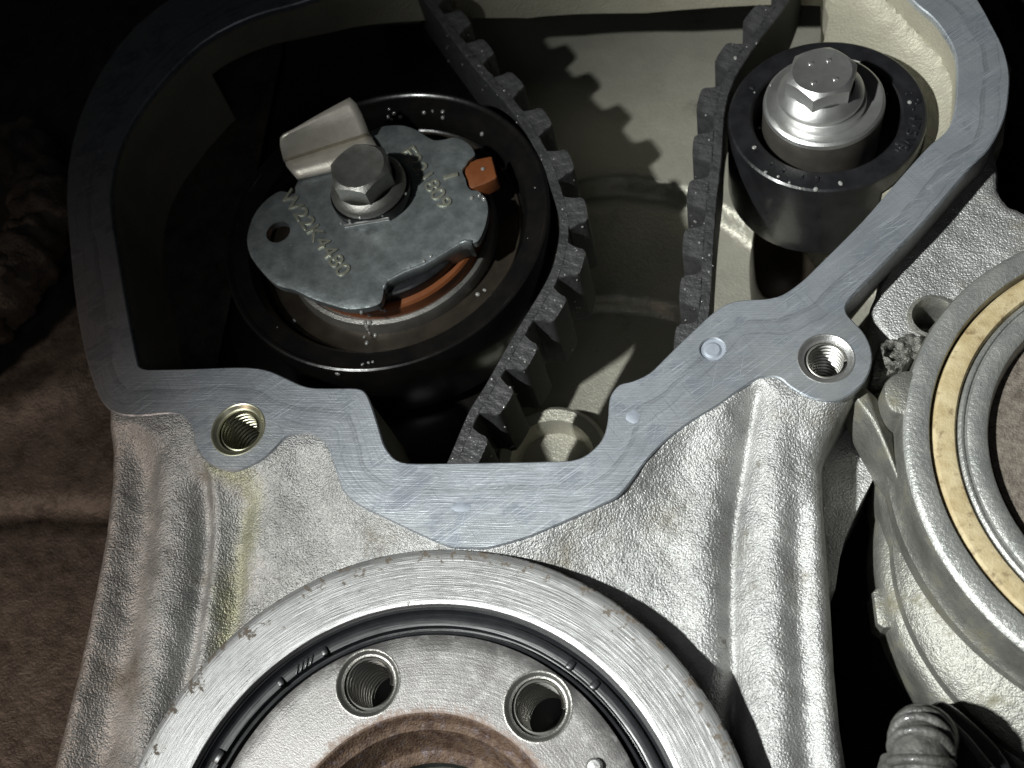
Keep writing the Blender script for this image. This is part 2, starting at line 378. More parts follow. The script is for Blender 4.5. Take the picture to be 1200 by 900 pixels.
def prism(outline, z0, z1, bevel=0.0, taper=0.0):
    """solid with a bevelled top rim: outline (ccw or cw), top z1, bottom z0"""
    o = np.asarray(outline, float)
    if np.sum(o[:, 0]*np.roll(o[:, 1], -1)-np.roll(o[:, 0], -1)*o[:, 1]) < 0: o = o[::-1]
    t = np.roll(o, -1, 0)-np.roll(o, 1, 0); t /= np.maximum(np.linalg.norm(t, axis=1), 1e-9)[:, None]
    nrm = np.c_[t[:, 1], -t[:, 0]]
    rings = [(o+nrm*taper, z0)]
    if bevel: rings += [(o, z1-bevel), (o-nrm*bevel*0.3, z1-bevel*0.3), (o-nrm*bevel, z1)]
    else: rings += [(o, z1)]
    V = []; Fc = []; n = len(o)
    for ring, z in rings: V += [(x, y, z) for x, y in ring]
    for k in range(len(rings)-1):
        for i in range(n): Fc.append((k*n+i, k*n+(i+1) % n, (k+1)*n+(i+1) % n, (k+1)*n+i))
    top = (len(rings)-1)*n
    Fc.append(tuple(range(top, top+n)))
    return V, Fc

def tube_vf(path, rad, seg=10, closed=False):
    V = []; Fc = []; p = [np.array(q, float) for q in path]; n = len(p)
    up = np.array([0.13, 0.21, 0.97])
    for i in range(n):
        t = p[min(i+1, n-1)]-p[max(i-1, 0)]; t /= np.linalg.norm(t)
        a = np.cross(up, t); a /= np.linalg.norm(a); b = np.cross(t, a)
        r = rad[i] if hasattr(rad, '__len__') else rad
        for k in range(seg):
            w = 2*math.pi*k/seg; V.append(tuple(p[i]+r*(math.cos(w)*a+math.sin(w)*b)))
    for i in range(n-1):
        for k in range(seg): Fc.append((i*seg+k, i*seg+(k+1) % seg, (i+1)*seg+(k+1) % seg, (i+1)*seg+k))
    Fc.append(tuple(range(seg))[::-1]); Fc.append(tuple(range((n-1)*seg, n*seg)))
    return V, Fc

def join(*vfs):
    V = []; Fc = []
    for v, f in vfs:
        b = len(V); V += list(v); Fc += [tuple(i+b for i in q) for q in f]
    return V, Fc

def moved(vf, dx=0, dy=0, dz=0, rz=0):
    c, s = math.cos(rz), math.sin(rz)
    return [(x*c-y*s+dx, x*s+y*c+dy, z+dz) for x, y, z in vf[0]], vf[1]

def box(cx, cy, z0, lx, ly, h, rz=0, bev=0.2):
    o = [(-lx/2, -ly/2), (lx/2, -ly/2), (lx/2, ly/2), (-lx/2, ly/2)]
    if bev:
        o = [(-lx/2+bev, -ly/2), (lx/2-bev, -ly/2), (lx/2, -ly/2+bev), (lx/2, ly/2-bev), (lx/2-bev, ly/2), (-lx/2+bev, ly/2), (-lx/2, ly/2-bev), (-lx/2, -ly/2+bev)]
    v, f = prism(o, 0, h, bev*0.8)
    return moved((v, f), cx, cy, z0, rz)

def thread_vf(r, pitch, depth, length, z1, seg=40, cx=0, cy=0):
    """internal screw thread, a true helix"""
    prof = []; z = 0.0
    while z < length:
        prof += [(r-depth, -z), (r-depth, -z-pitch*0.34), (r-depth*0.1, -z-pitch*0.52), (r, -z-pitch*0.62), (r-depth*0.1, -z-pitch*0.80)]; z += pitch
    V = []; Fc = []; k = len(prof)
    for i in range(seg+1):
        a = 2*math.pi*i/seg
        for rr, zz in prof: V.append((cx+rr*math.cos(a), cy+rr*math.sin(a), z1+zz-pitch*i/seg))
    for i in range(seg):
        for q in range(k-1): Fc.append((i*k+q, (i+1)*k+q, (i+1)*k+q+1, i*k+q+1))
    return V, Fc

def threaded_hole(parent, cx, cy, z, r_out, r_core, depth=12, pitch=1.0, mat='thread', rim='steel'):
    """countersunk rim with the thread and the dark bottom below it"""
    h = lathe('threaded_hole', [(r_out+0.02, z-0.35), (r_out+0.03, z+0.02), (r_out-0.12, z+0.05), (r_out-0.3, z-0.02), (r_core+0.42, z-0.50), (r_core+0.15, z-0.58), (r_core+0.10, z-0.95)], M[rim], parent, 64, cx, cy, sharp=18)
    V, Fc = thread_vf(r_core+0.1, pitch, 0.55, depth, z-0.7+0.5*pitch, 40, cx, cy)
    obj('thread', V, Fc, M[mat], h, sharp=50)
    V, Fc = lathe_vf([(r_core+0.3, z-depth+1), (r_core*0.9, z-depth), (0.01, z-depth-1.2)], 24, cx=cx, cy=cy)
    obj('hole_bottom', V, Fc, M['dark'], h)
    return h

def hexagon(r, rot=0): return [(r*math.cos(R(60*i)+rot), r*math.sin(R(60*i)+rot)) for i in range(6)]

def hex_head(r, z0, z1, rot, dish=0.0):
    """hexagon bolt head with the round chamfer on its top corners"""
    n = 12; pts = hexagon(r, rot); outer = []
    for i in range(6):
        a, b = np.array(pts[i]), np.array(pts[(i+1) % 6])
        for k in range(n): outer.append(a+(b-a)*k/n)
    outer = np.array(outer); rin = r*math.cos(R(30)); V = []; Fc = []; m = len(outer)
    rad = np.hypot(*outer.T)
    for p in outer: V.append((p[0], p[1], z0))
    for p, q in zip(outer, rad): V.append((p[0], p[1], z1-0.25-(q-rin*0.97)*0.62))
    for p, q in zip(outer, rad): V.append((p[0]/q*rin*0.93, p[1]/q*rin*0.93, z1))
    for p, q in zip(outer, rad): V.append((p[0]/q*rin*0.72, p[1]/q*rin*0.72, z1-dish*0.6))
    for ring in range(3):
        for i in range(m): Fc.append((ring*m+i, ring*m+(i+1) % m, (ring+1)*m+(i+1) % m, (ring+1)*m+i))
    V.append((0, 0, z1-dish)); c = len(V)-1
    for i in range(m): Fc.append((3*m+i, 3*m+(i+1) % m, c))
    return V, Fc

def text_mesh(txt, size, extrude, mat, parent, loc, rz, name='raised_number', spacing=1.0, bevel=0.0):
    cu = bpy.data.curves.new(name, 'FONT'); cu.body = txt; cu.size = size*MM; cu.extrude = extrude*MM; cu.space_character = spacing
    cu.align_x = 'LEFT'; cu.align_y = 'CENTER'; cu.bevel_depth = bevel*MM; cu.bevel_resolution = 1; cu.resolution_u = 3
    t = bpy.data.objects.new('t', cu); COL.objects.link(t)
    me = bpy.data.meshes.new_from_object(t.evaluated_get(bpy.context.evaluated_depsgraph_get()))
    bpy.data.objects.remove(t); bpy.data.curves.remove(cu)
    me.name = name; me.materials.clear(); me.materials.append(mat)
    o = bpy.data.objects.new(name, me); COL.objects.link(o); o.parent = parent
    o.location = (loc[0]*MM, loc[1]*MM, loc[2]*MM); o.rotation_euler = (0, 0, rz)
    return o

def vnoise(Q, scale, seed=0):
    """cheap smooth value noise on xy, about -1..1"""
    q = np.asarray(Q)*scale+seed*17.3; r = 0
    for k, (a, b, c) in enumerate(((1.0, 0.7, 0.3), (-0.6, 1.3, 1.7), (1.9, -0.8, 4.1), (1.1, 2.3, 2.2))):
        r = r+np.sin(q[:, 0]*a+q[:, 1]*b+c)*(0.5 if k else 0.7)
    return r/2

# ------------------------------------------------------------------ the traced outlines (photo pixels on the face plane)
CT = (-69.0, 116.8)          # tensioner axis
CI = (18.4, 138.8)           # idler axis
CC = (-44.3, -2.8)           # seal carrier axis
CS = (-44.15, -1.7)          # crankshaft axis
CP = (69.22, 66.95)          # pump axis

inner_px = [(159,421),(162,430),(170,433.6),(185,434),(230,433),(270,431.5),(295,432),(317,436.5),(344.5,449),(356,453.5),(370,455.8),(405,456),(419,456.6),(427,461),(433,473),(441,497),(448,520),(454.5,531),(463,539.5),(478,544),
  (515,544.2),(550,543.6),(595,543),(640,542),(670,540.6),(688,534),(703,520.5),(710.5,507),(714,490),(715,474),(718,462),(727,451.5),(742,447.6),(762,438),(778,423),(793,408),(813,389),(833.8,369.6),(849,358.7),(865,353.4),(882,352),(899,351),(918,346),(940,331),(960,312),
  (1012,260),(1050,216),(1088.7,173),(1104,160),(1114,148),(1120.5,127),(1123,101),(1122,66.5),(1112,43),(1094.5,20),(1074,3),(1045,-28),(1000,-56),(900,-66),(750,-66),(600,-58),(430,-24),(352,2),(293,19),(235,50),(181,104),(143,162),(129,215),(129,250),(137,300),(147,360)]
outer_px = [(80,200),(84,300),(94,380),(108,440),(122,472),(140,484),(165,486),(199,483),(215,487),(226,500),(229,516),(237,533),(251,545),(267.5,550.6),(284,548.7),(306,538),(322.5,523),(333.5,512),(350,507),(369,509),(383,520),(391,538),(397,557.5),(403,574),(417,588),(446,603),(490,624),(520,637),
  (535,640.5),(565,641.5),(586,637.5),(625,625.5),(670,606),(700,592.5),(721,582),(737,565),(756,539),(778,516),(809,492.5),(840,474),(868,453.6),(883.6,444),(899,439.6),(914.7,442),(927,452),(946,463),(964.5,467.6),(986,466),(1005,453.6),(1017,436.5),(1020.5,414.7),(1012.7,393),(998.7,377),(991,368),(990,357),
  (1000,343),(1020,322),(1050,291),(1083,257),(1135,196.5),(1158,173),(1175.5,139),(1181,107),(1181,82),(1174,55),(1161,29),(1146.6,3),(1115,-45),(1050,-100),(900,-118),(600,-116),(380,-76),(250,-30),(160,30),(105,110)]
INNER = smooth_poly(PP(inner_px), 3); OUTER = smooth_poly(PP(outer_px), 3)
H1 = P(279, 503); H2 = P(968, 420); PLUG = P(835, 409)

# ------------------------------------------------------------------ engine casing
casing = thing('engine_casing', 'bare aluminium engine front casing with milled joint face round the open belt pocket', 'engine casing')

Vn, T = sheet_vf(OUTER, [INNER, circle(*H1, 5.25), circle(*H2, 4.5), circle(*PLUG, 2.35, 28)], 1.5)
d = dist_poly(Vn, INNER)
V, Fc = add_skirts([(x, y, 0.0) for x, y in Vn], T, 1.2, 0.22)
d = np.concatenate([d, np.zeros(len(V)-len(d))])
obj('joint_face', V, Fc, M['gasket'], casing, sharp=25, attrs={'d': d}, fix=False)

# walls: skirts round the outside of the flange, and the cream wall of the pocket
def wall_strip(name, loop, depth_fn, mat, z0=-0.02, rows=8, bulge=0.0, flip=False):
    n = len(loop); V = []; Fc = []
    q = np.asarray(loop); t = np.roll(q, -1, 0)-np.roll(q, 1, 0); t /= np.linalg.norm(t, axis=1)[:, None]
    nr = np.c_[t[:, 1], -t[:, 0]]
    for i, (x, y) in enumerate(loop):
        dd = depth_fn(i, x, y)
        for k in range(rows):
            s = k/(rows-1); o = bulge*s*s
            V.append((x+nr[i, 0]*o, y+nr[i, 1]*o, z0-dd*s))
    for i in range(n):
        j = (i+1) % n
        for k in range(rows-1): Fc.append((i*rows+k, j*rows+k, j*rows+k+1, i*rows+k+1))
    return obj(name, V, Fc, mat, casing, sharp=0, fix=False)
def pocket_depth(i, x, y):
    if y > 150:
        a, b = P(228, 55)[0], P(1085, 0)[0]
        x_open = P(975, -20)[0]
        if a < x < x_open: return float(np.interp(x, [P(q, w)[0] for q, w in ((240, 46), (352, 2), (430, -24), (600, -58), (750, -66), (900, -66), (1000, -56))], [9, 10.5, 13.4, 20.2, 20.0, 17.0, 15.5]))
    return 40
INNER2 = smooth_poly(PP(inner_px), 8)
wall_strip('pocket_wall', INNER2, pocket_depth, M['cast_wall'])
wall_strip('flange_edge', OUTER, lambda i, x, y: 7.0, M['pump_face'], bulge=0.3)

threaded_hole(casing, H1[0], H1[1], 0, 5.3, 4.0, 13, 1.1, 'thread_green', 'thread_green')
threaded_hole(casing, H2[0], H2[1], 0, 4.7, 3.4, 13, 1.15)
lathe('core_plug', [(2.4, -0.9), (2.3, -0.45), (1.6, -0.5), (1.2, -0.2), (0.01, -0.15)], M['smear'], casing, 32, *PLUG)
for (a, b, rx, ry) in ((540, 594, 1.7, 0.8), (742, 488, 1.2, 1.2)):
    c = P(a, b); ang = 0.0 if a != 874 else 0.7
    pts = [(c[0]+rx*math.cos(w)*math.cos(ang)-ry*math.sin(w)*math.sin(ang), c[1]+rx*math.cos(w)*math.sin(ang)+ry*math.sin(w)*math.cos(ang)) for w in np.linspace(0, 2*math.pi, 20, endpoint=False)]
    pts = [(x+rng.uniform(-.18, .18), y+rng.uniform(-.18, .18)) for x, y in pts]; V, Fc = prism(smooth_poly(pts, 2), 0.003, 0.02, 0.012); obj('sealant_spot', V, Fc, M['smear'], casing)

# the rough cast apron below the flange, with its ribs and valleys
apron_px = [(122,462),(136,487),(133,520),(129,560),(118,630),(105,700),(85,790),(60,880),(38,970),(1008,970),(996,900),(988,850),(981,780),(976,700),(971,640),(966,590),(964,548),(969,522),(984,495),(1002,470),(1012,440),(1004,400),(985,380)]
APRON_T = PP(apron_px, -5)
top_px = [(985,380),(960,330),(1000,280),(1060,215),(1000,300),(940,390)]
def z_apron(Q):
    Q = np.asarray(Q)
    dg = np.where(inside(Q, OUTER), 0, dist_poly(Q, OUTER))
    din = np.where(inside(Q, OUTER), dist_poly(Q, OUTER), 0)
    z = -0.32-np.minimum(din, 1.2)-5.2*(1-np.exp(-dg/6.5))
    def ridge(px, h, w, fade=0):
        l = PP(px, -5); dd = dist_poly(Q, smooth_poly(l, 5, False), False)
        return h*np.exp(-(dd/w)**2)
    z += ridge([(262,562),(256,640),(246,720),(232,800),(215,900)], 1.1, 1.5)
    z += ridge([(243,575),(240,640),(228,720),(212,800),(190,900)], -1.5, 1.8)
    z += ridge([(288,590),(280,660),(268,740),(250,830)], -1.1, 2.0)
    z += ridge([(198,508),(205,560),(200,650),(188,760),(170,900),(160,970)], 2.6, 5.0)
    z += ridge([(172,540),(172,600),(155,700),(132,800),(108,900),(90,970)], -1.3, 3.4)
    z += ridge([(145,510),(143,560),(128,650),(105,760),(80,880),(60,960)], 1.5, 3.0)
    z += ridge([(360,530),(350,580),(320,640)], 1.8, 6.0)
    z += ridge([(886,470),(874,530),(861,610),(857,690),(858,760),(860,900),(866,970)], -1.5, 1.05)
    z += ridge([(884,470),(872,530),(860,610),(857,690),(858,760),(860,900),(866,970)], -1.2, 2.6)
    z += ridge([(905,470),(906,540),(906,640),(908,760),(915,900),(920,970)], 2.0, 4.0)
    z += ridge([(850,500),(838,560),(828,640),(830,740),(838,850)], 1.0, 4.0)
    z += ridge([(936,600),(938,700),(944,800),(955,970)], -0.9, 2.0)
    z += ridge([(960,560),(962,650),(968,760),(980,900)], 1.0, 2.5)
    z -= 2.2*(1/(1+np.exp(-(Q[:, 0]-P(720,800,-5)[0])/5)))*(1/(1+np.exp((Q[:, 1]-50)/6)))
    e = dist_poly(Q, APRON_T[1:-3], False)
    k = np.clip(1-e/3.6, 0, 1); z -= 3.6*(1-np.sqrt(np.maximum(0, 1-k*k)))
    z += 0.16*vnoise(Q, 0.55, 1)+0.09*vnoise(Q, 1.6, 2)
    return np.minimum(z, np.where(din > 0, -0.32-np.minimum(din, 1.2), -0.32))
hole_in = [tuple(p) for p in np.asarray(INNER)]
apron_out = APRON_T[:-3]+PP([(1006,450),(1004,420),(990,385)], -2)
# upper limit runs beneath the flange, clear of the pocket
up = [(960,395),(900,405),(840,425),(790,470),(735,545),(690,572),(620,575),(500,572),(430,560),(405,500),(380,480),(330,478),(290,470),(240,462),(180,460),(140,455)]
apron_out = apron_out+PP(up, -2)
Vn, T = sheet_vf(apron_out, [circle(*CC, 43, 80), circle(*H1, 5.6, 24), circle(*H2, 4.9, 24)], 0.62)
z = z_apron(Vn)
xl = P(235, 700, -5)[0]
dirt = 0.75*np.exp(-(dist_poly(Vn, smooth_poly(PP([(268,556),(300,575),(290,640),(268,700),(262,760)], -5), 5, False), False)/3.5)**2)
V, Fc = add_skirts(np.c_[Vn, z], T, 26)
dirt = np.concatenate([dirt, np.zeros(len(V)-len(dirt))])
obj('cast_apron', V, Fc, M['cast'], casing, sharp=70, attrs={'dirt': dirt}, fix=False)

# the lower cast web to the right of the apron and the rough face right of the arm
web = PP([(955,470),(1040,470),(1024,560),(1008,590),(992,625),(984,655),(979,690),(960,700)], -16)
Vn, T = sheet_vf(web, [], 1.2)
V, Fc = add_skirts(np.c_[Vn, -16+0.2*vnoise(Vn, 0.8, 3)], T, 20)
obj('cast_web', V, Fc, M['cast'], casing, sharp=60, attrs={'dirt': np.zeros(len(V))}, fix=False)
fo = smooth_poly(PP([(1060,240),(1120,190),(1160,168),(1171,196),(1172,218),(1182,236),(1205,247),(1260,262),(1300,300),(1260,420),(1150,450),(1080,440),(1048,407),(1030,392),(1022,378),(1020,360),(1030,335),(1040,290)], -7), 4)
bh = P(1094, 372, -7)
Vn, T = sheet_vf(fo, [circle(*bh, 3.4, 32)], 1.0)
e = dist_poly(Vn, fo); k = np.clip(1-e/1.6, 0, 1)
V, Fc = add_skirts(np.c_[Vn, -7-1.6*(1-np.sqrt(np.maximum(0, 1-k*k)))+0.1*vnoise(Vn, 0.9, 5)], T, 25)
obj('cast_shoulder', V, Fc, M['cast'], casing, sharp=60, attrs={'dirt': np.zeros(len(V))}, fix=False)
lathe('bore', [(4.5, -7.2), (4.3, -6.5), (3.7, -6.4), (3.35, -7.0), (3.1, -9), (3.0, -16), (0.01, -16.5)], M['pump'], casing, 40, *bh)

# shallow cream shelf between the idler and the right-hand flange
arc = [(CI[0]+19.0*math.cos(R(a)), CI[1]+19.0*math.sin(R(a))) for a in range(128, -60, -6)]
sh = PP([(1070,-60),(967,-40),(967,8),(971,20),(969,33),(965,50)], -9.5)+arc+PP([(1060,300),(1120,240),(1175,170),(1185,80),(1130,-20)], -9.5)
Vn, T = sheet_vf(sh, [], 1.0)
V, Fc = add_skirts(np.c_[Vn, -9.5+0.12*vnoise(Vn, 0.9, 8)+3.2*np.exp(-dist_poly(Vn, INNER)/2.2)], T, 7)
obj('pocket_shelf', V, Fc, M['cast_wall'], casing, sharp=60, fix=False)

# black sheet added behind the tensioner to keep the pocket dark
ic = smooth_poly(PP([(258,90),(272,70),(297,58),(352,38),(414,30),(480,26),(540,28),(585,80),(628,160),(650,240),(642,340),(604,430),(556,520),(520,600),(400,600),(160,480),(150,380),(168,270),(215,155)], -25), 4)
V, Fc = prism(ic, -31, -25, 0.8); obj('dark_sheet', V, Fc, M['black_gloss'], casing)

# wall at the back of the pocket with its step, bands and boss
bw = PP([(60,-150),(1150,-150),(1190,120),(1120,330),(1000,480),(760,640),(380,640),(100,520)], -40)
Vn, T = sheet_vf(bw, [], 1.3)
l1 = smooth_poly(PP([(500,300),(600,240),(700,211),(760,213),(800,222),(860,252),(960,330)], -40), 5, False)
l2 = smooth_poly(PP([(560,400),(640,345),(720,338),(800,352),(870,390)], -40), 5, False)
d1 = dist_poly(Vn, l1, False); d2 = dist_poly(Vn, l2, False)
below = lambda l: np.interp(Vn[:, 0], [p[0] for p in l], [p[1] for p in l])-Vn[:, 1]
s1 = 1/(1+np.exp(-np.clip(below(l1)/0.7, -40, 40))); s2 = 1/(1+np.exp(-np.clip(below(l2)/0.7, -40, 40)))
z = -40-4.0*s1+1.2*np.exp(-(d1/1.2)**2)-3.0*s2+1.0*np.exp(-(d2/1.0)**2)
obj('pocket_back', np.c_[Vn, z], T, M['back'], casing, sharp=0, fix=False)
b0 = P(650, 545, -44)
lathe('shaft_boss', [(13, -46), (12.4, -41), (11.4, -40), (9.0, -40.3), (8.2, -42), (7.6, -44.5), (0.01, -44.8)], M['back'], casing, 64, *b0)
V, Fc = prism(smooth_poly(PP([(886,262),(916,258),(950,300),(962,332),(952,356),(908,354),(888,338),(882,300)], -33), 4), -43, -33, 0.9, 0.5); obj('shadow_rib', V, Fc, M['shield'], casing)  # dark rib shaped to stand in for the idler's shadow

# ------------------------------------------------------------------ crank oil seal carrier
carrier = thing('seal_carrier', 'bright turned aluminium ring around the black crankshaft oil seal', 'seal carrier', (*CC, 0))
def pits(V):
    a = np.asarray(V); r = np.hypot(a[:, 0], a[:, 1]); return {'pits': np.clip((r-46.0)/4.1, 0, 1)*0.125+np.clip(1-abs(r-47.5)/3, 0, 1)*0.035}
RP = [(50.2, -9), (50.12, 0.3), (49.8, 0.75), (49.3, 0.85)]+[(49-i*0.8, 0.9) for i in range(10)]+[(41.2, 0.9), (40.9, 0.8), (40.7, 0.4), (40.6, -6)]
lathe('turned_ring', RP, M['ring'], carrier, 220, attrs_fn=pits, sharp=40)
seal = lathe('oil_seal', [(40.65, -0.5), (40.2, -0.3), (39.9, -1.2), (39.6, -1.4), (39.3, -0.5), (38.9, -0.35), (37.7, -0.6), (37.4, -1.5), (37.1, -1.6), (36.8, -0.6), (36.4, -0.55), (36.1, -1.8), (35.6, -2.6), (35.2, -3.2)], M['seal'], carrier, 200, sharp=40)
def on_ring(a, b, z):
    x, y = P(a, b, z); return x-CC[0], y-CC[1]
for (a, b) in ((322, 789), (376, 752), (707, 725), (742, 752), (254, 885)):
    x, y = on_ring(a, b, -0.5); an = math.atan2(y, x)
    V, Fc = box(38.3*math.cos(an), 38.3*math.sin(an), -0.7, 1.5, 1.2 if a != 254 else 2.2, 0.75, an, 0.25)
    obj('seal_nub', V, Fc, M['seal'], seal)
for k in range(4):
    a0 = math.atan2(*on_ring(352, 768, -0.5)[::-1])+(1.5-k)*0.024
    V, Fc = box(38.3*math.cos(a0), 38.3*math.sin(a0), -0.6, 0.28, 1.6, 0.35, a0+0.75, 0.06)
    obj('raised_mark', V, Fc, M['seal'], seal)

# ------------------------------------------------------------------ crankshaft nose
crank = thing('crankshaft_flange', 'ground steel crankshaft end with threaded bolt holes and rusty centre bore', 'crankshaft', (*CS, 0))
def on_ring(a, b, z):
    x, y = P(a, b, z); return x-CS[0], y-CS[1]
holes = []
a1 = math.atan2(*on_ring(430, 797, 0.5)[::-1]); a2 = math.atan2(*on_ring(632, 825, 0.5)[::-1])
for an in (a1, a2, a1+R(60), a2-R(60), a1+R(120), a2-R(120)): holes.append((29.3*math.cos(an), 29.3*math.sin(an)))
dw = on_ring(697, 899, 0.6)
Vn, T = sheet_vf(circle(0, 0, 34.9, 160), [circle(0, 0, 22.9, 110)]+[circle(x, y, 5.35, 36) for x, y in holes]+[circle(*dw, 1.35, 20)], 1.6)
r = np.hypot(*Vn.T)
V, Fc = add_skirts(np.c_[Vn, np.where(r > 34.85, 0.25, 0.5)], T, 7)
rust = np.concatenate([np.clip(1-(r-22.9)/1.9, 0, 1)*0.34, np.zeros(len(V)-len(r))])
obj('flange_face', V, Fc, M['hub'], crank, sharp=30, attrs={'rust': rust}, fix=False)
for x, y in holes: threaded_hole(crank, x, y, 0.5, 5.4, 4.15, 15, 1.3, 'thread', 'steel_worn')
lathe('dowel_pin', [(1.3, -3), (1.28, 1.2), (0.9, 1.6), (0.01, 1.65)], M['steel'], crank, 24, *dw)
bore = lathe('centre_bore', [(23.0, 0.42), (22.6, 0.45), (22.3, 0.1), (22.0, -0.5), (21.6, -1.0), (20.6, -1.4), (19.6, -4.2), (18.9, -6.2), (18.2, -7.0), (16.9, -7.3), (16.4, -7.7)], M['rust'], crank, 140, sharp=30)
lathe('bore_floor', [(16.4, -7.7), (16.0, -9.5), (14.5, -10.2), (12, -10), (9.5, -9.2), (6, -8.8), (0.01, -8.7)], M['bore'], bore, 80)

# ------------------------------------------------------------------ belt tensioner
tens = thing('belt_tensioner', 'belt tensioner with zinc cam plate, hex bolt and orange pointer on a black pulley', 'tensioner', (*CT, 0))
def tl(pts, z=0): return [(x-CT[0], y-CT[1]) for x, y in PP(pts, z)]
lathe('pulley', [(30.0, -22), (34.0, -22), (34.3, -21.5), (34.3, -4.6), (34.1, -4.15), (33.7, -4.0), (33.3, -4.15), (32.9, -4.6), (31.5, -4.8), (29.6, -5.2), (28.6, -6.6), (28.2, -9.5), (27.8, -9.8)], M['black_gloss'], tens, 160, sharp=35)
lathe('bearing_shield', [(27.9, -9.8), (27.5, -9.2), (27.1, -9.3), (26.8, -10.2), (25.5, -10.6), (22.6, -10.4)], M['shield'], tens, 128)
lathe('steel_hub', [(22.7, -10.8), (22.5, -8.2), (22.1, -7.5), (21.3, -7.3), (20.9, -8.0), (20.3, -8.0)], M['steel_worn'], tens, 128)
lathe('friction_ring', [(20.6, -8.0), (20.5, -5.4), (20.1, -4.9), (19.2, -4.8), (18.0, -4.9)], M['orange'], tens, 128)
lathe('spring_drum', [(19.1, -9), (19.0, -2.6), (18.6, -2.3), (6, -2.3)], M['black_plastic'], tens, 96)
plate_px = [(349,211),(345,226),(334,224),(326,224),(316,230),(307,238),(298,250),(292,264),(289,281),(292,296),(298,307),(308,319),(318,329),(328,335),(341,338),(351,342),(361,347),(375,352.5),(390,357),(402,360.5),(414,361.5),(428,360),(439,357.5),(446,353),(448.5,343),(450,334),(456,327),(474,318),(497,309.5),(520,296),(536,285),(546,281.5),(554,283.5),(561,280),(567,267),(570.8,252),(571,240),(568,231),(560,223),(552,222),(547,217),(545,209),(541,199),(546,192),(549,187),(556,181),(554,174.5),(550,169),(543,164),(536,161),(529,160.5),(519,163),(508,163.5),(499,159),(491,153.5),(480,148.5),(468,146),(450,147),(436,152),(420,158),(404,166),(385,180)]
PL = smooth_poly(tl(plate_px), 3)
pc = P(326, 272); pc = (pc[0]-CT[0], pc[1]-CT[1])
Vn, T = sheet_vf(PL, [circle(pc[0], pc[1], 2.55, 24)], 1.4)
e = dist_poly(Vn, PL); k = np.clip(1-e/0.5, 0, 1)
V, Fc = add_skirts(np.c_[Vn, -0.25*k*k], T, 1.6)
plate = obj('cam_plate', V, Fc, M['zinc'], tens, sharp=40, fix=False)
# folded lip below, going back from the plate's straight edge
def lip(pts_top, drops, name, mat, th=0.5):
    q = tl(pts_top); V = []; Fc = []
    for x, y in q:
        for dz, dy in drops: V.append((x, y+dy, dz))
    k = len(drops)
    for i in range(len(q)-1):
        for j in range(k-1): Fc.append((i*k+j, (i+1)*k+j, (i+1)*k+j+1, i*k+j+1))
    o = obj(name, V, Fc, mat, tens, sharp=50)
    sm = o.modifiers.new('thickness', 'SOLIDIFY'); sm.thickness = th*MM; sm.offset = 0
    return o
lip([(449,335),(452,329),(458,325.5),(474,317),(497,308.5),(520,295),(538,284),(545,281),(553,282)], [(0.05, 0.05), (-0.15, -0.35), (-0.8, -0.5), (-4.6, -0.4)], 'folded_lip', M['zinc'])
# the lifting tab: base strip, groove, facet rising towards the viewer
tb = []
prof = [((349,211), (452,188), 0.25), ((337,197), (438,166), 0.6), ((335,190), (436,159), -0.5), ((333,188), (434,157), -0.4), ((332,186), (433,155), 0.8), ((331,183), (431.5,152), 2.2), ((328,169), (424,133), 5.0), ((328,161), (418,122), 6.4), ((332,156.5), (411,116), 6.9)]
V = []; Fc = []; nn = 12
for (a, b, zz) in prof:
    pa, pb = tl([a], zz)[0], tl([b], zz)[0]
    for k in range(nn):
        s = k/(nn-1); V.append((pa[0]+(pb[0]-pa[0])*s, pa[1]+(pb[1]-pa[1])*s, zz))
for i in range(len(prof)-1):
    for k in range(nn-1): Fc.append((i*nn+k, i*nn+k+1, (i+1)*nn+k+1, (i+1)*nn+k))
tab = obj('lifting_tab', V, Fc, M['tab'], tens, sharp=28)
sm = tab.modifiers.new('thickness', 'SOLIDIFY'); sm.thickness = 0.8*MM; sm.offset = 1 if False else -1
# orange pointer
V, Fc = prism(smooth_poly(tl([(545,193),(573,183.5),(577,187),(581,203),(580,210),(553,221),(548,217)], -1), 2), -4.5, -0.9, 0.35)
obj('pointer', V, Fc, M['orange'], tens)
# timing line and raised numbers on the plate
def tline(a, b, w, name, mat, z=0.02, h=0.22):
    p, q = tl([a])[0], tl([b])[0]; l = math.dist(p, q); an = math.atan2(q[1]-p[1], q[0]-p[0])
    V, Fc = box((p[0]+q[0])/2, (p[1]+q[1])/2, z, l, w, h, an, 0.1); return obj(name, V, Fc, mat, plate)
tline((520,209), (537,204), 1.0, 'index_mark', M['zinc_letter'])
def ptext(txt, a, b, size, mat, stretch=1.0):
    p, q = tl([a])[0], tl([b])[0]; an = math.atan2(q[1]-p[1], q[0]-p[0])
    o = text_mesh(txt, size, 0.12, mat, plate, (p[0], p[1], 0.08), an, bevel=0.05)
    w = max(v.co.x for v in o.data.vertices)
    s = math.dist(p, q)*MM/w
    for v in o.data.vertices: v.co.x *= s
    return o
ptext('F221809', (476,174), (523,243), 4.3, M['zinc_letter'])
ptext('W22K4480', (334,226), (405,322), 4.3, M['zinc_letter'])
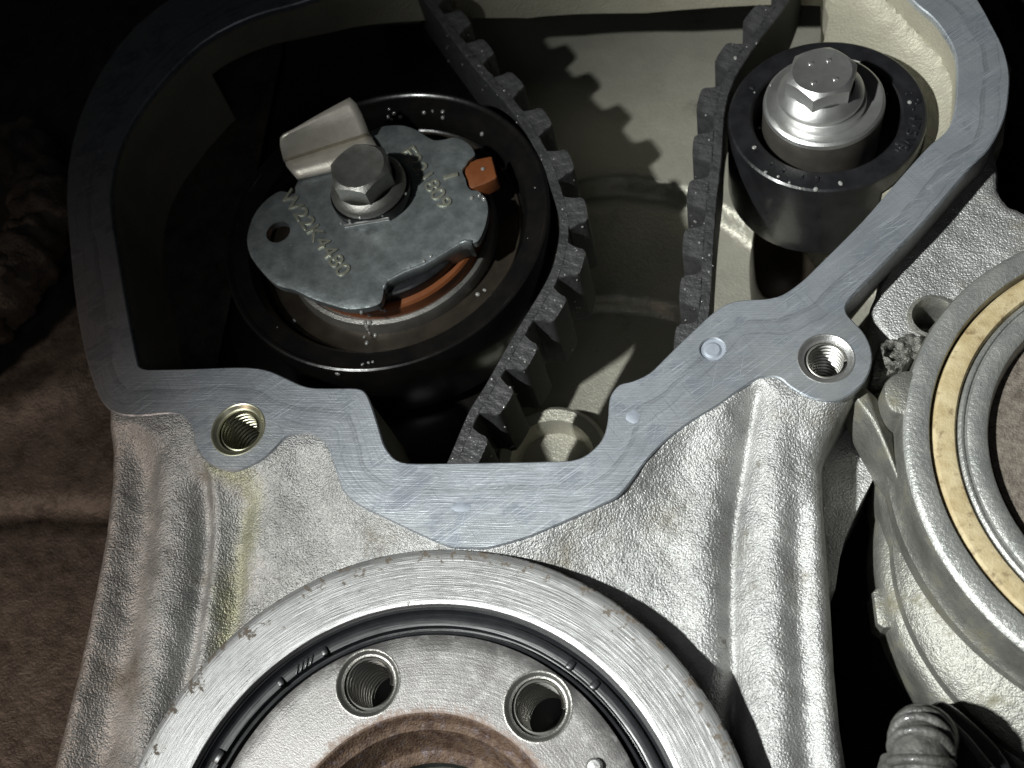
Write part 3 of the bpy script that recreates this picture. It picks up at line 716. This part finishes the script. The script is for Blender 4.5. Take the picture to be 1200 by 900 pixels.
# bolt
bx, by = P(436, 226, 0.5); bx -= CT[0]; by -= CT[1]
bolt = lathe('bolt', [(0.01, 2.0), (7.4, 2.0), (7.8, 2.6), (7.75, 3.2), (7.3, 4.0), (6.2, 4.7)], M['steel_worn'], tens, 64, bx, by)
V, Fc = hex_head(6.4, 3.6, 9.2, R(-11), 0.35); obj('hex_head', *moved((V, Fc), bx, by), M['steel_worn'], bolt, sharp=22)
V, Fc = moved(prism([(8.3*math.cos(w), max(8.3*math.sin(w), -7.0)) for w in np.linspace(0, 2*math.pi, 60, endpoint=False)], 0, 2.1, 0.25), bx, by, 0.02, R(8))
obj('washer', V, Fc, M['black_gloss'], bolt)
V, Fc = tube_vf([(bx-4.6, by-7.75, 0.4), (bx, by-7.1, 0.5), (bx+4.6, by-6.4, 0.5)], 0.42, 8); obj('washer_edge', V, Fc, M['steel'], bolt)

# ------------------------------------------------------------------ timing belt: a run round the tensioner and a run past the idler
belt = thing('timing_belt', 'black toothed timing belt running past the tensioner and the idler', 'timing belt')
ZN, ZF = -4.4, -21.0
def resample(pts, step):
    p = np.asarray(pts); s = np.r_[0, np.cumsum(np.hypot(*np.diff(p, axis=0).T))]
    n = int(s[-1]/step); q = np.linspace(0, s[-1], n+1)
    return np.c_[np.interp(q, s, p[:, 0]), np.interp(q, s, p[:, 1])], q
def tooth_mesh(hw, hh, name):
    prof = [(-hw*1.0, -0.25), (-hw*0.93, 0.15), (-hw*0.78, hh*0.45), (-hw*0.74, hh*0.80), (-hw*0.60, hh*0.98), (-hw*0.3, hh*1.02), (hw*0.3, hh*1.02), (hw*0.60, hh*0.98), (hw*0.74, hh*0.80), (hw*0.78, hh*0.45), (hw*0.93, 0.15), (hw*1.0, -0.25)]
    V = [(x, y, ZN-0.35) for x, y in prof]+[(x, y, ZF) for x, y in prof]+[(x*0.96, (y-0.0)*0.97, ZN) for x, y in prof]
    n = len(prof); Fc = []
    for i in range(n):
        j = (i+1) % n; Fc.append((i, j, n+j, n+i)); Fc.append((2*n+i, 2*n+j, j, i))
    Fc.append(tuple(range(n, 2*n)))
    cap = tuple(range(2*n, 3*n))
    me = to_mesh(name, V, Fc+[cap], M['rubber'], True, None, 40)
    me.materials.append(M['frayed'])
    for p in me.polygons:
        if min(p.vertices) >= 2*n or (max(p.vertices) >= 2*n): p.material_index = 1
    bm = bmesh.new(); bm.from_mesh(me); bmesh.ops.recalc_face_normals(bm, faces=bm.faces); bm.to_mesh(me); bm.free()
    return me
TOOTH = tooth_mesh(4.2, 3.7, 'tooth')
def belt_run(px, side, thick, tips_px, keep_out=None):
    path = smooth_poly(PP(px, ZN), 8, False); path, s = resample(path, 0.8)
    if keep_out:
        c = np.array(keep_out[0]); v = path-c; l = np.hypot(*v.T); f = np.maximum(1, keep_out[1]/l); path = c+v*f[:, None]
        for _ in range(6): path[1:-1] = (path[:-2]+2*path[1:-1]+path[2:])/4
    t = np.gradient(path, axis=0); t /= np.linalg.norm(t, axis=1)[:, None]; nr = np.c_[-t[:, 1], t[:, 0]]*side
    n = len(path); V = []; Fc = []
    jag = 0.05*np.sin(np.arange(n)*2.3)+0.06*np.sin(np.arange(n)*5.1)
    for i in range(n):
        a, b = path[i], path[i]+nr[i]*(thick+jag[i])
        V += [(*a, ZN-0.25), (*(a+nr[i]*0.2), ZN), (*(b-nr[i]*0.15), ZN), (*b, ZN-0.25), (*b, ZF), (*a, ZF)]
    for i in range(n-1):
        for k in range(6): Fc.append((i*6+k, i*6+(k+1) % 6, (i+1)*6+(k+1) % 6, (i+1)*6+k))
    me_o = obj('belt_band', V, Fc, M['rubber'], belt, sharp=30)
    me_o.data.materials.append(M['frayed'])
    zz = np.array([v.co.z for v in me_o.data.vertices])/MM
    for p in me_o.data.polygons:
        if min(zz[i] for i in p.vertices) > ZN-0.3: p.material_index = 1
    # teeth where the photo has them
    for tp in tips_px:
        q = np.array(P(*tp, ZN)); i = int(np.argmin(np.hypot(*(path-q).T)))
        base = path[i]+nr[i]*thick
        o = bpy.data.objects.new('tooth', TOOTH); COL.objects.link(o); o.parent = belt
        o.location = (base[0]*MM, base[1]*MM, 0)
        yv = nr[i]; o.rotation_euler = (0, 0, math.atan2(yv[1], yv[0])-math.pi/2)
belt_run([(405,-120),(458,-52),(511,20),(550,72),(573,99),(596,125),(622,165),(643,215),(654,250),(655,277),(648,311),(635,338),(611,377),(591,411),(565,457),(550,480),(523,543),(495,600),(470,660)], 1, 2.0,
         [(447,-85),(478,-45),(508,-8),(536,25),(566,57),(600,95),(632,138),(660,190),(676,245),(675,305),(655,362),(627,420),(597,475),(567,530),(540,590)], (CT, 34.5))
belt_run([(945,-50),(930,-10),(918,11),(904,29),(887,51),(869,78),(858,100),(851,124),(848,150),(846.5,180),(840.7,233),(836.7,286.7),(834,340),(831,372),(826,430),(822,480)], -1, 2.1,
         [(905,-40),(880,17),(853,64),(829,115),(817,170),(809,225),(800,285),(795,340),(788,398),(783,450)])

# ------------------------------------------------------------------ idler pulley
idl = thing('idler_pulley', 'black plastic idler pulley with a bright hex flange bolt beside the belt', 'idler pulley', (*CI, 0))
roller = lathe('roller', [(12, -25), (18.2, -25.4), (18.7, -24.9), (18.8, -4.9), (18.6, -4.3), (18.2, -4.0), (16.6, -3.95), (14.4, -4.05), (14.0, -4.4), (13.7, -6), (13.4, -12.5), (11, -12.8)], M['black_plastic'], idl, 128)
lathe('bearing_hub', [(11.4, -13), (11.35, -1.1), (11.1, -0.4), (10.6, -0.1)], M['hubside'], idl, 96, -0.7, 0)
hub = lathe('hub_cap', [(11.38, -1.0), (11.2, -0.2), (10.7, 0.15), (10.2, 0.05), (9.4, -0.35), (8.4, -0.5), (7.9, -0.3), (7.7, 0.9), (7.4, 1.1), (4, 1.1)], M['steel'], idl, 96, -0.7, 0)
b2 = lathe('bolt', [(0.01, 1.0), (7.8, 1.0), (8.0, 1.5), (7.9, 2.2), (7.1, 3.2), (6.0, 4.0)], M['steel'], idl, 64, -1.4, 0.3)
V, Fc = moved(hex_head(6.65, 2.4, 7.6, R(15), 0.25), -1.6, 0.3); hx = obj('hex_head', V, Fc, M['steel'], b2, sharp=22)
for (x, y) in ((-1.9, 2.1), (1.3, 2.6), (-1.6, -2.6), (2.3, -2.0)):
    V, Fc = box(x-1.6, y+0.3, 7.35, 0.9, 0.7, 0.28, 0.3, 0.12); obj('head_dimple', V, Fc, M['steel'], hx)
# raised moulding marks on the roller's rim
for i, ch in enumerate(':8-475V5'):
    an = R(12-i*6.6); rr = 16.3
    text_mesh(ch, 3.0, 0.13, M['black_plastic'], roller, (rr*math.cos(an+0.05), rr*math.sin(an+0.05), -3.9), an-math.pi/2, 'raised_mark', bevel=0.05)
for an, w in ((-32, 1.6), (-38, 0.5), (152, 0.7), (212, 0.7), (228, 0.7), (238, 0.9), (252, 0.8), (262, 1.2)):
    V, Fc = box(15.9*math.cos(R(an)), 15.9*math.sin(R(an)), -4.0, 2.6 if an == -32 else 1.0, w*0.6, 0.3, R(an), 0.12); obj('raised_mark', V, Fc, M['black_plastic'], roller)

# ------------------------------------------------------------------ pump housing on the right
pump = thing('pump_housing', 'round grey cast pump housing with a tan seal ring at the edge', 'pump housing', (*CP, 0))
body = lathe('housing_body', [(41.9, -0.6), (42.25, -1.4), (42.35, -4), (42.5, -7.4), (43.0, -8.6), (43.5, -9.2), (43.6, -13), (43.4, -14), (43.9, -15.2), (44.3, -16), (44.4, -20), (44.2, -30)], M['pump'], pump, 180)
lathe('housing_face', [(41.95, -0.65), (41.5, -0.15), (41.0, 0), (38.6, 0.0), (38.1, -0.15), (37.9, -0.8), (37.8, -4)], M['pump_face'], pump, 180, sharp=45)
lathe('seal_ring', [(37.8, -3), (37.35, -0.9), (36.9, -0.45), (35.2, -0.3), (34.2, -0.5), (33.9, -1.0), (33.8, -3)], M['tan'], pump, 180)
lathe('inner_collar', [(33.8, -3), (33.6, -0.8), (33.2, -0.45), (32.9, -0.5), (32.75, -0.95), (32.5, -1.0), (32.3, -0.5), (31.6, -0.3), (29.9, -0.35), (29.3, -0.7), (29.0, -1.5), (28.4, -5)], M['pump_face'], pump, 180)
lathe('felt_disc', [(28.7, -3.4), (26, -3.0), (22.4, -2.8)], M['felt'], pump, 128)
lathe('inner_rim', [(22.6, -3.5), (22.5, -2.3), (22.1, -2.0), (21.4, -2.2), (21.2, -6)], M['pump_face'], pump, 96)
lathe('centre_disc', [(21.3, -5), (10, -5), (0.01, -4.5)], M['felt'], pump, 64)
def pl(pts, z=0): return [(x-CP[0], y-CP[1]) for x, y in PP(pts, z)]
V, Fc = prism(smooth_poly(pl([(1036,452),(1043,441),(1056,434),(1070,434),(1080,444),(1085,470),(1084,500),(1080,520),(1072,520),(1066,496),(1058,486),(1046,482),(1038,470)], -0.3), 4), -16, -0.35, 0.7, 0.8)
obj('lug', V, Fc, M['pump'], pump)
wv = [(997,458,-3.0),(1014,455,-3.2),(1031,503,-4.0),(1054,560,-5.5),(984,480,-9),(999,522,-12),(1026,565,-15),(1036,604,-17),(1031,468,-6),(1047,508,-8.5),(1062,562,-7.5),(990,484,-18),(1004,530,-20),(1028,575,-20),(1062,604,-9)]
V = [(*pl([(a, b)], z)[0], z) for a, b, z in wv]
Fc = [(0,4,5,2),(2,5,6,3),(3,6,7,14),(0,2,1),(1,2,9,8),(2,3,10,9),(3,14,10),(4,11,12,5),(5,12,13,6),(6,13,7)]
wo = obj('web', V, Fc, M['pump'], pump, sharp=0)
cr = wo.data.attributes.new('crease_edge', 'FLOAT', 'EDGE')
for e in wo.data.edges:
    if tuple(sorted(e.vertices)) in ((0, 2), (2, 3), (0, 1), (1, 2), (3, 14), (4, 5), (5, 6)): cr.data[e.index].value = 0.75
sb = wo.modifiers.new('rounding', 'SUBSURF'); sb.levels = sb.render_levels = 3
lathe('mounting_flange', [(38.6, -30), (38.6, -20), (38.2, -18.6), (37.2, -17.4), (36.4, -17.0), (36.0, -15.2), (35.0, -14.2), (33, -13), (28, -11)], M['pump'], pump, 160, -6.4, -13.6)
c = pl([(1031, 712)], -19)[0]
V, Fc = box(c[0]+0.9, c[1], -26, 3.6, 7.0, 7.5, 0.08, 0.9); obj('side_nub', V, Fc, M['pump'], pump)

# ------------------------------------------------------------------ pitted sleeve between casing and pump
slv = thing('split_sleeve', 'small pitted grey sleeve wedged between flange corner and pump housing', 'sleeve', (*P(1048, 415, -4), -4))
V, Fc = lathe_vf([(1.5, -6), (1.5, 0.4), (1.9, 1.0), (2.5, 0.7), (2.8, 0.1), (3.0, -7)], 36)
a = np.asarray(V); V = [(x+0.18*math.sin(4*y+z), y+0.18*math.sin(5*x+2*z), z+0.12*math.sin(3*x+4*y)) for x, y, z in V]
obj('sleeve_tube', V, Fc, M['sleeve'], slv)
bm = bmesh.new(); bmesh.ops.create_icosphere(bm, subdivisions=4, radius=1)
V = []
for v in bm.verts:
    x, y, z = v.co; k = 1+0.10*math.sin(7*x+3*y)+0.08*math.sin(9*y+5*z)+0.07*math.sin(13*z+8*x)
    V.append((3.3+x*3.2*k, 1.6+y*2.8*k, -2.0+z*3*k))
Fc = [tuple(v.index for v in f.verts) for f in bm.faces]; bm.free()
obj('sleeve_lump', V, Fc, M['sleeve'], slv)
V, Fc = prism(smooth_poly([(-2.6, 0.6), (-3.4, -2.0), (-3.6, -4.2), (-1.0, -3.6), (1.6, -1.6), (2.4, 0.2), (0, 1.2)], 3), -7, -0.8, 0.6); obj('sleeve_foot', V, Fc, M['sleeve'], slv)

# ------------------------------------------------------------------ corrugated hose, lower right
hs = thing('corrugated_hose', 'dusty dark corrugated hose rising beneath the pump housing', 'hose', (*P(1077, 898, 0), 0))
path = []
for i in range(40):
    t = i/39
    if t < 0.55: path.append((0, -14+t/0.55*14, 2.0))
    else:
        a = (t-0.55)/0.45*R(95); path.append((4.0*(1-math.cos(a))*0.6, 9*math.sin(a)*0.55, 2.0-9*(1-math.cos(a))))
V, Fc = tube_vf(path, 3.7, 32); obj('hose_core', V, Fc, M['hose'], hs)
p = np.asarray(path); s = np.r_[0, np.cumsum(np.linalg.norm(np.diff(p, axis=0), axis=1))]
Rg = []
for w in np.linspace(0, 2*math.pi, 40, endpoint=False):
    for q in np.linspace(0, 2*math.pi, 8, endpoint=False): Rg.append(((3.75+0.85*math.cos(q))*math.cos(w), (3.75+0.85*math.cos(q))*math.sin(w), 0.74*math.sin(q)))
RF = [(i*8+k, ((i+1) % 40)*8+k, ((i+1) % 40)*8+(k+1) % 8, i*8+(k+1) % 8) for i in range(40) for k in range(8)]
rme = to_mesh('ridge', Rg, RF, M['hose'], True, None, 0)
bm = bmesh.new(); bm.from_mesh(rme); bmesh.ops.recalc_face_normals(bm, faces=bm.faces); bm.to_mesh(rme); bm.free()
for q in np.arange(0.5, s[-1]-0.3, 1.95):
    c = np.array([np.interp(q, s, p[:, k]) for k in range(3)]); c2 = np.array([np.interp(q+0.1, s, p[:, k]) for k in range(3)])
    o = bpy.data.objects.new('ridge', rme); COL.objects.link(o); o.parent = hs; o.location = c*MM
    o.rotation_euler = Vector(c2-c).to_track_quat('Z', 'Y').to_euler()
# the smaller grommet edge left of it and the dark clip on its right
V, Fc = tube_vf([(-4.6, -14, -1), (-4.4, -7, -1), (-3.9, -3, -1.6), (-2.5, 0.5, -3.5)], 2.3, 20); obj('hose_collar', V, Fc, M['hose'], hs)
for k in range(6):
    o = bpy.data.objects.new('collar_rib', rme); COL.objects.link(o); o.parent = hs; o.location = (-4.6*MM, (-12.5+k*2.1)*MM, -1.2*MM)
    o.rotation_euler = (R(90), 0, R(random.uniform(-4, 4))); o.scale = (0.52, 0.52, 0.8)
cl = thing('hose_clip', 'black plastic clip right of the corrugated hose', 'clip', (*P(1130, 880, -8), -8))
V, Fc = prism(smooth_poly([(-4, -9), (7, -9), (6, -1), (1, 5), (-3, 7), (-5, 2)], 4), -12, 0, 1.0, 0.6); obj('clip_body', V, Fc, M['black_plastic'], cl)
V, Fc = tube_vf([(-3.5, 5.5, 0), (0, 1.5, 1.2), (4.5, -4.5, 1.2), (6.5, -9, 0)], 0.8, 10); obj('clip_wire', V, Fc, M['rubber'], cl)

# ------------------------------------------------------------------ left: recessed block side and the corroded mount in front of it
blk = thing('engine_block', 'grimy brown engine block side left of the bright casing', 'engine block')
bo = PP([(-260,-160),(330,-160),(330,60),(240,500),(240,1040),(-260,1040)], -24)
Vn, T = sheet_vf(bo, [], 2.2)
lb = smooth_poly(PP([(-200,606),(0,603),(60,600),(150,606),(240,620)], -24), 4, False)
db = dist_poly(Vn, lb, False)
z = -24-2.6*np.exp(-(db/2.2)**2)+0.5*vnoise(Vn, 0.06, 4)+0.15*vnoise(Vn, 0.6, 6)
lf = smooth_poly(PP([(-100,500),(30,470),(90,440),(130,380)], -24), 4, False); z += 3.0*np.exp(-(dist_poly(Vn, lf, False)/5)**2)
obj('block_wall', np.c_[Vn, z], T, M['brown'], blk, sharp=0, fix=False)
def letter(pts, w=0.9):
    for a, b in zip(pts[:-1], pts[1:]):
        p, q = P(*a, -24), P(*b, -24); l = math.dist(p, q); an = math.atan2(q[1]-p[1], q[0]-p[0])
        V, Fc = box((p[0]+q[0])/2, (p[1]+q[1])/2, -24.9, l+w*0.8, w, 0.9, an, 0.3); obj('cast_letter', V, Fc, M['brown'], blk)
letter([(30,746),(62,746)]); letter([(33,766),(60,766)]); letter([(33,746),(33,786)]); letter([(22,788),(36,788)])
hc = P(165, 28, -20)
lathe('screw_head', [(3.2, -25), (3.1, -20.6), (2.6, -20.1), (0.01, -19.9)], M['mount'], blk, 32, *hc)

mnt = thing('engine_mount', 'corroded lumpy iron mount at the left edge beside the block', 'engine mount', (*P(10, 330, -12), -12))
sp = [(-14, 42, -4), (-6, 34, -3), (0, 24, -3), (2, 14, -2), (1, 4, 0), (-3, -6, 2), (-6, -14, 1), (-14, -24, 0), (-24, -30, -2)]
spn = smooth_poly(sp, 8, False); n = len(spn)
V, Fc = tube_vf(spn, [7+1.0*math.sin(i*0.45)+0.8*math.sin(i*1.3) for i in range(n)], 40)
V = [(x+0.6*math.sin(1.1*y+z)+0.3*math.sin(2.7*z+x), y+0.5*math.sin(1.3*x+0.7*z), z+0.7*math.sin(0.9*x+1.2*y)) for x, y, z in V]
obj('mount_arm', V, Fc, M['mount'], mnt, sharp=0)
V, Fc = lathe_vf([(8.2, -6), (8.0, 4), (7.2, 5.4), (5.6, 5.6), (4.8, 4.6), (4.4, 1), (0.01, 0.6)], 48)
V = [(x+0.4*math.sin(1.7*y+z)-2, y+0.4*math.sin(1.5*x)-3, z+0.3*math.sin(1.9*x+1.4*y)+2) for x, y, z in V]
obj('mount_boss', V, Fc, M['mount'], mnt, sharp=50)

# black cover at the upper right
cov = thing('plastic_cover', 'black plastic cover in the upper right corner beyond the flange', 'cover', (*P(1200, 100, -30), -30))
V, Fc = prism(smooth_poly([(-9, 45), (-4, 20), (-2, 0), (-6, -12), (-3, -18), (4, -24), (40, -24), (40, 45)], 4), -10, 6, 1.5); obj('cover_shell', V, Fc, M['black_plastic'], cov)
# dark engine bay beyond everything
V = [(-400, -260, -80), (400, -260, -80), (400, 420, -80), (-400, 420, -80)]
bd = obj('backdrop', V, [(0, 1, 2, 3)], M['backdrop'], origin=(0, 0, 0), smooth=False); bd['kind'] = 'structure'

# ------------------------------------------------------------------ oil droplets, with beads added as glints on the black rims
dv = []
bpy.context.view_layer.update()
dg = bpy.context.evaluated_depsgraph_get()
bm = bmesh.new(); bmesh.ops.create_icosphere(bm, subdivisions=2, radius=1)
SPH = [tuple(v.co) for v in bm.verts]; SPF = [tuple(v.index for v in f.verts) for f in bm.faces]; bm.free()
def drop(a, b, r, only=None):
    x, y = P(a, b, 0); o = W(0, 0, D); hit, loc, nor, _, ob, _ = SC.ray_cast(dg, o, (W(x, y, 0)-o).normalized())
    if not hit or (only and not any(k in ob.name for k in only)): return
    c = np.array((loc.x, loc.z, -loc.y))/MM; n = np.array((nor.x, nor.z, -nor.y))
    k = random.uniform(0.8, 1.25); ph = random.uniform(0, 3)
    V = []
    for p in SPH:
        q = np.array(p)*r*np.array((k, 1/k, 1)); q = np.array((q[0]*math.cos(ph)-q[1]*math.sin(ph), q[0]*math.sin(ph)+q[1]*math.cos(ph), q[2]))
        q = q-n*(q @ n)*0.35
        V.append(tuple(c+q+n*r*0.1))
    dv.append((V, SPF))
for a, b in ((456,128),(455,137),(462,133),(431,386),(428,378),(434,391),(459,140),(469,137),(497,132),(507,130),(519,131),(519,138),(565,157),(566,198),(430,402),(427,395),(433,390),(440,393),(430,382),(434,378),(424,366),(433,369),(446,362),(451,364),(437,424),(425,427),(432,425),(396,438),(345,376),(560,345),(568,340),(497,306),(505,300),(480,314),(475,227),(553,232),(562,229),(567,233),(422,255),(410,259),(400,262),(448,252)):
    drop(a, b, random.uniform(0.3, 0.55))
for a, b in ((903,100),(884,173),(912,207),(938,221),(897,202),(925,214),(862,68),(956,222),(890,150),(985,215),(1040,110),(1066,120)): drop(a, b, random.uniform(0.25, 0.5))
for _ in range(230):
    drop(random.uniform(520, 690), random.uniform(40, 545), random.uniform(0.10, 0.28), ('tooth', 'belt_band'))
for _ in range(90):
    drop(random.uniform(785, 900), random.uniform(10, 400), random.uniform(0.10, 0.26), ('tooth', 'belt_band'))
for _ in range(12): drop(random.uniform(290, 570), random.uniform(150, 360), random.uniform(0.08, 0.2), ('cam_plate', 'folded_lip'))
for _ in range(8): drop(random.uniform(280, 640), random.uniform(100, 440), random.uniform(0.08, 0.22), ('pulley', 'bearing'))
for _ in range(10): drop(random.uniform(850, 1090), random.uniform(50, 300), random.uniform(0.08, 0.24), ('roller',))
V, Fc = join(*dv)
dr = obj('drops_and_glints', V, Fc, M['drop'], origin=(0, 0, 0), sharp=0)
dr['kind'] = 'stuff'; dr['label'] = 'tiny oil droplets and added glint beads on the pulleys and belt'; dr['category'] = 'droplets'
